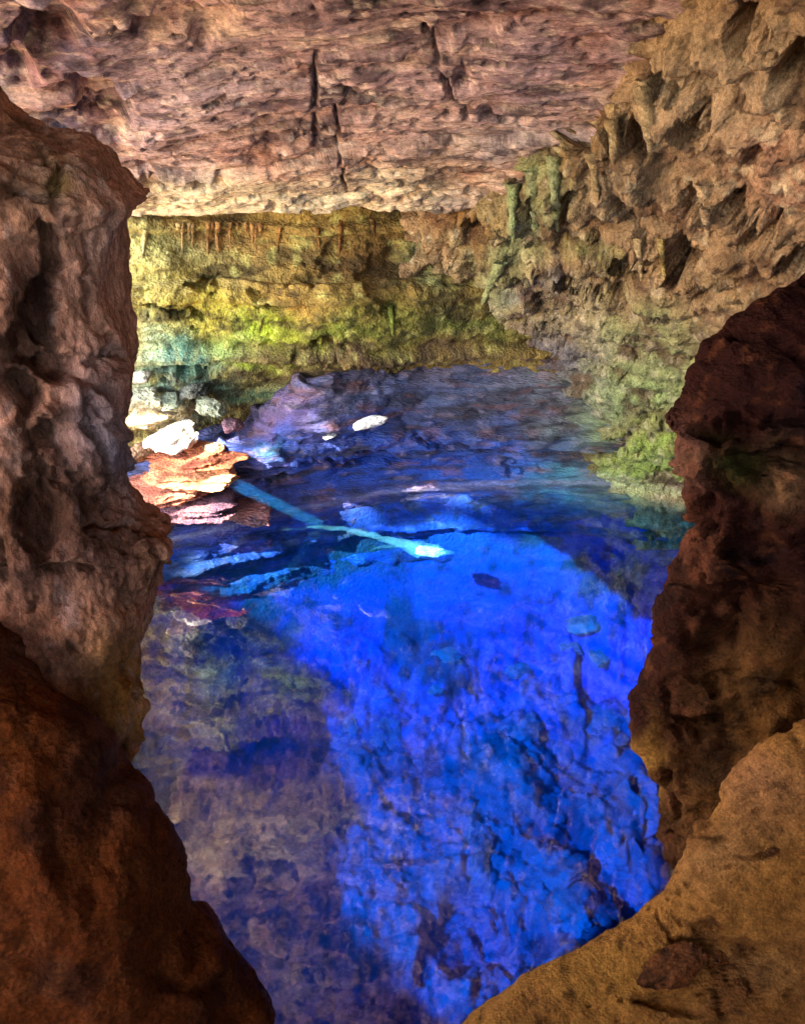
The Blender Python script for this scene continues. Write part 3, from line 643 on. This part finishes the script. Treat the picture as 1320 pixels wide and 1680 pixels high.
# orange layered boulders on the left shore
def at(px, py, Y): return tuple(W(px, py, Y))
for k, (x, y, Y, sx, sz, cc, dk, lab) in enumerate([
    (250, 846, 9.35, 0.62, 0.15, (150, 92, 84), (76, 50, 60), 'lowest reddish slab at the waterline beside the pillar'),
    (330, 826, 9.4, 0.62, 0.14, (128, 84, 92), (64, 50, 74), 'purple-red slab just above the waterline in the layered stack'),
    (285, 800, 9.4, 0.72, 0.15, (186, 110, 84), (112, 58, 50), 'orange-red slab in the middle of the layered stack on the left shore'),
    (318, 774, 9.45, 0.66, 0.14, (214, 150, 104), (150, 80, 56), 'sunlit pale orange slab high in the layered stack on the left shore'),
    (305, 748, 9.5, 0.70, 0.14, (196, 116, 80), (128, 60, 48), 'topmost orange slab of the layered stack, under the white boulder')]):
    place('layered_slab', rock_mesh('layered_slab', (sx, 0.5, sz), 110 + k, lin(*cc), lin(*dk), 5, 0.3, 2.0), at(x, y, Y), (0.03 * math.sin(k), -0.10 + 0.05 * math.sin(k * 2), 0.15 * math.cos(k)), M_WALL, lab, 'slab', 'layered slabs on the left shore')
place('shore_boulder', rock_mesh('shore_boulder', (0.44, 0.32, 0.17), 12, lin(240, 230, 212), lin(200, 172, 142), 5, 0.1, 1.6), at(287, 716, 9.5), (0.1, -0.3, 0.4), M_WALL,
      'white sunlit boulder resting on the stack of orange slabs', 'boulder')
place('shore_slab', rock_mesh('shore_slab', (0.36, 0.3, 0.10), 13, lin(206, 180, 140), lin(130, 100, 70), 4, 0.1, 1.4), at(250, 684, 9.6), (0, 0.05, 0.2), M_WALL,
      'flat tan slab beside the pillar, above the white boulder', 'slab')
place('shore_boulder', rock_mesh('shore_boulder', (0.42, 0.3, 0.16), 14, lin(150, 96, 92), lin(70, 56, 76), 5, 0.14, 1.5), at(405, 838, 9.6), (0.1, 0.15, -0.2), M_BANK,
      'low purple-grey boulder at the waterline right of the stack of orange slabs', 'boulder')
place('pale_rock', rock_mesh('pale_rock', (0.25, 0.16, 0.075), 16, lin(244, 240, 232), lin(222, 214, 200), 4, 0, 1.5), at(606, 694, 9.7), (0, -0.35, 0.0), M_WALL,
      'small bright white rock on the dark bank behind the pool', 'rock')
place('pale_rock', rock_mesh('pale_rock', (0.1, 0.08, 0.035), 19, lin(236, 232, 226), lin(200, 196, 190), 3, 0, 1.5), at(540, 716, 9.75), (0, -0.2, 0.3), M_WALL,
      'tiny white rock on the dark bank, left of the larger white rock', 'rock')
for k, (x, y, Y, sz, cc, lab) in enumerate([
    (240, 650, 9.65, 0.2, (196, 196, 164), 'pale greenish stone in the rubble beside the pillar, below the teal wall'),
    (285, 655, 9.70, 0.17, (124, 134, 112), 'grey-green stone in the rubble left of the dark bank'),
    (345, 668, 9.75, 0.2, (160, 166, 138), 'pale green-grey stone at the foot of the green wall'),
    (318, 640, 9.75, 0.15, (108, 110, 100), 'small grey stone just above the pale green-grey stone'),
    (380, 700, 9.80, 0.16, (150, 110, 120), 'pinkish stone between the white boulder and the dark bank'),
    (232, 618, 9.60, 0.16, (214, 206, 180), 'cream stone highest in the rubble beside the pillar'),
    (352, 735, 9.55, 0.13, (214, 170, 140), 'small pale stone on top of the stack of orange slabs'),
    (232, 745, 9.45, 0.16, (180, 140, 104), 'tan stone wedged between the pillar and the orange slabs')]):
    place('rubble_stone', rock_mesh('rubble_stone', (sz * 1.3, sz, sz * 0.62), 60 + k, lin(*cc), lin(*cc) * 0.3, 4, 0.16, 2.2), at(x, y, Y), (0.2 * math.sin(k), 0.25 * math.cos(k * 2), k * 1.1), M_WALL, lab, 'stone', 'rubble on the left shore')
def bvh_tri(o):
    me = o.data; co = np.empty(len(me.vertices) * 3, np.float32); me.vertices.foreach_get('co', co)
    f = np.empty(len(me.loops), np.int32); me.loops.foreach_get('vertex_index', f)
    return BVHTree.FromPolygons(co.reshape(-1, 3).tolist(), f.reshape(-1, 3).tolist())
ledge_bvh = bvh_tri(ledge_o)
def on_ledge(px, py, lift=0.0):
    u = px - 660.0; v = py - 840.0; d = Vector((u, FPX * cp - v * sp, -FPX * sp - v * cp)).normalized()
    h = ledge_bvh.ray_cast(Vector((0, 0, CAM_H)), d)
    return tuple(h[0] + h[1] * lift) if h[0] is not None else at(px, py, 1.6)
place('loose_stone', rock_mesh('loose_stone', (0.17, 0.085, 0.06), 18, lin(84, 46, 22), lin(34, 17, 8), 5, 0.16, 1.8), on_ledge(1105, 1588, 0.045), (0.15, -0.3, 0.25), M_DARK,
      'broken dark brown rock lying on the sandy ledge, the largest one there', 'stone')
place('loose_stone', rock_mesh('loose_stone', (0.09, 0.05, 0.04), 22, lin(112, 66, 32), lin(48, 26, 12), 4, 0.16, 1.8), on_ledge(1178, 1568, 0.022), (0.1, 0.3, 0.6), M_DARK,
      'smaller dark stone just right of the broken rock on the sandy ledge', 'stone')
place('loose_stone', rock_mesh('loose_stone', (0.05, 0.022, 0.018), 23, lin(96, 56, 26), lin(44, 24, 12), 4, 0.16, 1.8), on_ledge(1268, 1398, 0.004), (0.1, 0.2, 0.3), M_DARK,
      'little dark stone high on the sandy ledge near the right edge', 'stone')
place('loose_stone', rock_mesh('loose_stone', (0.06, 0.04, 0.025), 24, lin(100, 60, 28), lin(44, 24, 12), 4, 0.16, 1.8), on_ledge(1215, 1618, 0.004), (0.2, 0.2, 1.3), M_DARK,
      'little dark stone below the broken rock, near the bottom right corner', 'stone')
place('sunken_stone', rock_mesh('sunken_stone', (0.22, 0.14, 0.05), 21, lin(170, 186, 186), lin(120, 130, 130), 4, 0, 2.0), tuple(WZ(706, 904, -0.38)), (0, 0.1, 0.1), M_BED,
      'glowing pale stone just under the water where the sunbeam ends', 'stone')
# boulders on the pool bottom
rng = np.random.RandomState(4)
vari = [rock_mesh('sunken_boulder', (1, 0.8, 0.55), 30 + k, lin(90, 94, 92), lin(36, 38, 36), 4, 0.12, 1.9) for k in range(6)]
n = 0
for k in range(400):
    if n >= 40: break
    p = (rng.uniform(480, 1080), rng.uniform(930, 1660))
    b = bed_at(*p)
    if b[2] > -1.9: continue
    s = rng.uniform(0.14, 0.42)
    place('sunken_boulder', vari[n % 6], (b[0], b[1], b[2] - 0.12 * s), (rng.uniform(-.3, .3), rng.uniform(-.3, .3), rng.uniform(0, 6.3)), M_BED,
          'pale boulder seen blue through the water on the pool bottom', 'boulder', 'boulders on the pool bottom').scale = (s, s, s * rng.uniform(0.4, 0.75))
    n += 1

# ------------------------------------------------------------------ added gobo plate out of view: its cut gaps shape the sun patches
U1 = np.cross([0, 1, 0], SUN); U1 /= np.linalg.norm(U1); U2 = np.cross(SUN, U1)
def sunuv(P): P = np.asarray(P, float); return np.stack([P @ U1, P @ U2], -1)
lit = [(330, 915), (470, 890), (600, 868), (760, 850), (920, 842), (1060, 870), (1120, 940), (1080, 1080), (1050, 1200), (1090, 1330), (1120, 1430), (1050, 1540), (900, 1660), (720, 1640), (620, 1560), (560, 1440), (590, 1330), (540, 1230), (560, 1130), (470, 1060), (400, 985)]
lit_uv = np.array([sunuv(bed_at(*p)) for p in lit])
def inpoly(q, poly):
    x, y = q[..., 0], q[..., 1]; ins = np.zeros(x.shape, bool)
    for a, b in zip(poly, np.roll(poly, -1, 0)):
        c = ((a[1] > y) != (b[1] > y)) & (x < (b[0] - a[0]) * (y - a[1]) / (b[1] - a[1] + 1e-12) + a[0]); ins ^= c
    return ins
spots = [(at(606, 690, 9.65), 0.26), (at(285, 712, 9.4), 0.30), (at(345, 780, 9.0), 0.16), (at(240, 690, 9.4), 0.14), (at(370, 722, 9.2), 0.12), (at(270, 785, 9.0), 0.1), (at(540, 715, 9.7), 0.1), (at(300, 815, 9.1), 0.2), (at(390, 745, 9.2), 0.16)]
p0 = WZ(528, 862, 0.004); p1 = WZ(716, 904, -0.45)
spots += [(tuple(p0), 0.2), (tuple(p0 * .66 + p1 * .34), 0.25), (tuple(p0 * .33 + p1 * .67), 0.25), (tuple(p1), 0.3)]
nu, nv = 300, 240
lo = lit_uv.min(0) - 3.5; hi = lit_uv.max(0) + 3.5
for s_, r_ in spots:
    q = sunuv(s_); lo = np.minimum(lo, q - 2.5); hi = np.maximum(hi, q + 2.5)
uu, vv = np.meshgrid(np.linspace(lo[0], hi[0], nu), np.linspace(lo[1], hi[1], nv))
Q = np.stack([uu, vv], -1); Q3 = np.concatenate([Q, np.zeros(Q.shape[:-1] + (1,))], -1)
Qw = Q + 0.45 * np.stack([fbm(Q3 * 1.3, 4, 801), fbm(Q3 * 1.3 + 5, 4, 803)], -1)
hole = inpoly(Qw, lit_uv)
bounce_uv = sunuv(np.array([(-4.7, 4.2, 0.4), (-4.3, 7.6, 0.4), (-5.2, 8.2, 0.4), (-13, 8.2, 0.4), (-13, 2.5, 0.4), (-6, 2.0, 0.4)]))
hole |= inpoly(Qw, bounce_uv)  # gap cut so the sun strikes the added bounce slab
for s_, r_ in spots:
    q = sunuv(s_); hole |= np.hypot(Q[..., 0] - q[0], (Q[..., 1] - q[1]) * 1.3) < r_ * (1 + 0.5 * fbm(Q3 * 5, 3, 805))
dist = 22.0
base3 = uu[..., None] * U1 + vv[..., None] * U2 + SUN * dist
rel = 0.5 * fbm(Q3 * 0.7, 4, 807)
front = base3 + SUN * (rel[..., None] - 0.4); back = base3 + SUN * (rel[..., None] + 0.4)
fc = gridfaces(nv, nu); keep = ~hole.reshape(-1)[fc].any(1); fc = fc[keep]
Vr = np.vstack([front.reshape(-1, 3), back.reshape(-1, 3)]); Fr = np.vstack([fc, fc[:, ::-1] + nu * nv])
Cr = np.empty(Vr.shape); Cr[:] = lin(140, 110, 80); Cr = blotch(Cr, Vr, 0.8, 811, lin(80, 60, 44), 0.7)
tag(link('sun_gobo', mesh_np('sun_gobo', Vr, Fr, Cr), M_WALL), 'unseen plate with holes, added to shape the sun patches', 'gobo')

# ------------------------------------------------------------------ sunbeam: dust confined to the light's shape; in water a volume standing for it
def beam_mat(name, colr, dens):
    m = bpy.data.materials.new(name); m.use_nodes = True
    n = m.node_tree.nodes; l = m.node_tree.links; n.remove(n['Principled BSDF'])
    v = n.new('ShaderNodeVolumeScatter'); v.inputs['Color'].default_value = (*colr, 1); v.inputs['Density'].default_value = dens
    l.new(v.outputs[0], n['Material Output'].inputs['Volume']); return m
def tube(name, a, b, r0, r1, mat, k=10):
    a = np.asarray(a); b = np.asarray(b); d = b - a; d /= np.linalg.norm(d)
    e = np.cross(d, [0, 0, 1.0]); e /= np.linalg.norm(e); g = np.cross(d, e)
    th = np.linspace(0, 2 * np.pi, k, endpoint=False)
    ring = lambda c, r: c + r * (np.cos(th)[:, None] * e + np.sin(th)[:, None] * g)
    V = np.vstack([ring(a, r0), ring(b, r1), a, b]); i = np.arange(k); j = (i + 1) % k
    F = np.vstack([np.stack([i, j, j + k], -1), np.stack([i, j + k, i + k], -1), np.stack([np.full(k, 2 * k), j, i], -1), np.stack([np.full(k, 2 * k + 1), i + k, j + k], -1)])
    return link(name, mesh_np(name, V, F, None, False), mat)
tube('sunbeam', p0, p0 + SUN * 1.6, 0.075, 0.085, beam_mat('beam_shaped_dust', (0.02, 0.30, 1.0), 0.4), 20)['kind'] = 'stuff'
def glow(name, pts, mat, k=10):
    """soft lumpy streak along a path: (px, py, depth, radius)"""
    A = spline(np.array(pts, float), 40); c = np.array([WZ(a[0], a[1], -a[2]) for a in A])
    d = np.gradient(c, axis=0); d /= np.linalg.norm(d, axis=1, keepdims=True)
    e = np.cross(d, [0, 0, 1.0]); e /= np.linalg.norm(e, axis=1, keepdims=True); g = np.cross(d, e)
    th = np.linspace(0, 2 * np.pi, k, endpoint=False)
    r = np.maximum(A[:, 3], 0.006)[:, None, None]
    V = c[:, None] + r * (np.cos(th)[None, :, None] * e[:, None] * 1.5 + np.sin(th)[None, :, None] * g[:, None] * 0.6)
    V += r * 0.7 * np.stack([fbm(V * 9 + q * 3.3, 3, 900 + q) for q in range(3)], -1)
    V[..., 2] = np.minimum(V[..., 2], -0.012)
    F = gridfaces(40, k, True); F = np.vstack([F[:, [0, 1, 2]], F[:, [0, 2, 3]]])
    n = 40 * k; i = np.arange(k); j = (i + 1) % k
    F = np.vstack([F, np.stack([np.full(k, n), j, i], -1), np.stack([np.full(k, n + 1), n - k + i, n - k + j], -1)])
    return link(name, mesh_np(name, np.vstack([V.reshape(-1, 3), V[0].mean(0), V[-1].mean(0)]), F, None, False), mat)
GM = beam_mat('water_beam_volume', (0.16, 0.66, 1.0), 2.2)  # cyan scattering volume stands for the beam's light under water
glow('underwater_glow', [(445, 871, 0.03, 0.01), (525, 865, 0.04, 0.03), (590, 873, 0.07, 0.045), (650, 890, 0.11, 0.06), (700, 903, 0.16, 0.11), (745, 907, 0.2, 0.02)], GM)['kind'] = 'stuff'
glow('underwater_glow', [(605, 903, 0.15, 0.008), (630, 897, 0.14, 0.022), (668, 896, 0.13, 0.02)], GM)['kind'] = 'stuff'

# ------------------------------------------------------------------ dripstone on the lip and walls
def bvh_of(o, st=1):
    me = o.data; n = len(me.vertices); co = np.empty(n * 3, np.float32); me.vertices.foreach_get('co', co)
    f = np.empty(len(me.loops), np.int32); me.loops.foreach_get('vertex_index', f)
    return BVHTree.FromPolygons(co.reshape(-1, 3).tolist(), f.reshape(-1, 4).tolist())
BV = {'back': bvh_of(wall_back), 'right': bvh_of(wall_right)}
def cast(bv, px, py):
    u = px - 660.0; v = py - 840.0
    h = bv.ray_cast(Vector((0, 0, CAM_H)), Vector((u, FPX * cp - v * sp, -FPX * sp - v * cp)).normalized())
    return None if h[0] is None else np.array(h[0])
def drip(parent, bv, px, y0, y1, r, cc, seed, flat=1.0, lean=0):
    ys = np.linspace(y0, y1, 16); pts = [cast(bv, px + lean * (y - y0) / max(y1 - y0, 1), y) for y in ys]
    pts = [p for p in pts if p is not None]
    if len(pts) < 6: return
    c = np.array(pts); c[:, 1] = np.minimum.accumulate(c[:, 1][::-1])[::-1] * 0.5 + c[:, 1] * 0.5 - r * 0.35
    c = spline(c, 26); t = np.linspace(0, 1, 26); k = 9
    rad = r * (1 - 0.75 * t ** 1.5) * (1 + 0.35 * fbm(np.stack([t * 6, t * 0 + seed, t * 0], -1), 3, seed)); rad[-1] *= 0.25
    th = np.linspace(0, 2 * np.pi, k, endpoint=False)
    V = c[:, None] + rad[:, None, None] * np.stack([np.cos(th), np.sin(th) * flat, 0 * th], -1)[None]
    V = V + 0.3 * r * np.stack([fbm(V * 14 + q, 3, seed + q) for q in range(3)], -1)
    C = np.empty(V.shape); C[:] = lin(*cc); C = blotch(C, V, 8, seed + 5, lin(*cc) * 0.35, 0.7, 0, 0.4)
    F = gridfaces(26, k, True)
    link('dripstone', mesh_np('dripstone', V, F, C), M_WALL, parent)
rg_ = np.random.RandomState(9)
for k in range(16):
    x = (300, 352, 408)[k % 3] + rg_.normal(0, 11)
    drip(wall_back, BV['back'], x, 364, 376 + rg_.uniform(0, 1) ** 2 * 46, rg_.uniform(0.016, 0.034), (188, 140, 84) if k % 3 else (200, 168, 112), 1000 + k)
for k, (x, y0, y1, r, cc) in enumerate([(690, 342, 470, 0.09, (136, 138, 92)), (712, 350, 420, 0.06, (150, 150, 100)), (675, 350, 410, 0.06, (132, 136, 86)), (735, 340, 440, 0.05, (180, 120, 50)),
                                        (790, 330, 420, 0.06, (190, 134, 60)), (765, 345, 400, 0.05, (160, 110, 50)), (560, 360, 440, 0.05, (140, 90, 40)), (520, 372, 420, 0.045, (150, 104, 50)), (460, 372, 420, 0.05, (170, 120, 60)),
                                        (610, 356, 400, 0.05, (120, 84, 40)), (240, 376, 440, 0.06, (196, 184, 130)), (640, 500, 570, 0.06, (120, 130, 50)), (430, 520, 560, 0.05, (150, 150, 60))]):
    drip(wall_back, BV['back'], x, y0, y0 + (y1 - y0) * 0.75, r * 0.55, cc, 1100 + k, 1.0, 5 * math.sin(k * 3))
for k, (x, y0, y1, r, cc, ln) in enumerate([(840, 300, 400, 0.08, (146, 152, 100), 0), (872, 280, 390, 0.08, (150, 150, 104), 6), (905, 255, 380, 0.08, (146, 146, 100), 8), (965, 215, 330, 0.08, (170, 140, 96), 14), (996, 170, 270, 0.07, (176, 144, 100), 10),
                                            (1050, 130, 260, 0.08, (180, 150, 110), 16), (820, 430, 520, 0.08, (170, 170, 110), -40), (1046, 390, 460, 0.05, (186, 156, 110), 4), (1082, 390, 460, 0.05, (186, 156, 90), 6), (1150, 300, 400, 0.07, (186, 150, 110), 10)]):
    drip(wall_right, BV['right'], x, y0, y1, r * 0.8, cc, 1200 + k, 1.0, ln)
print('script', round(time.time() - T0, 1))
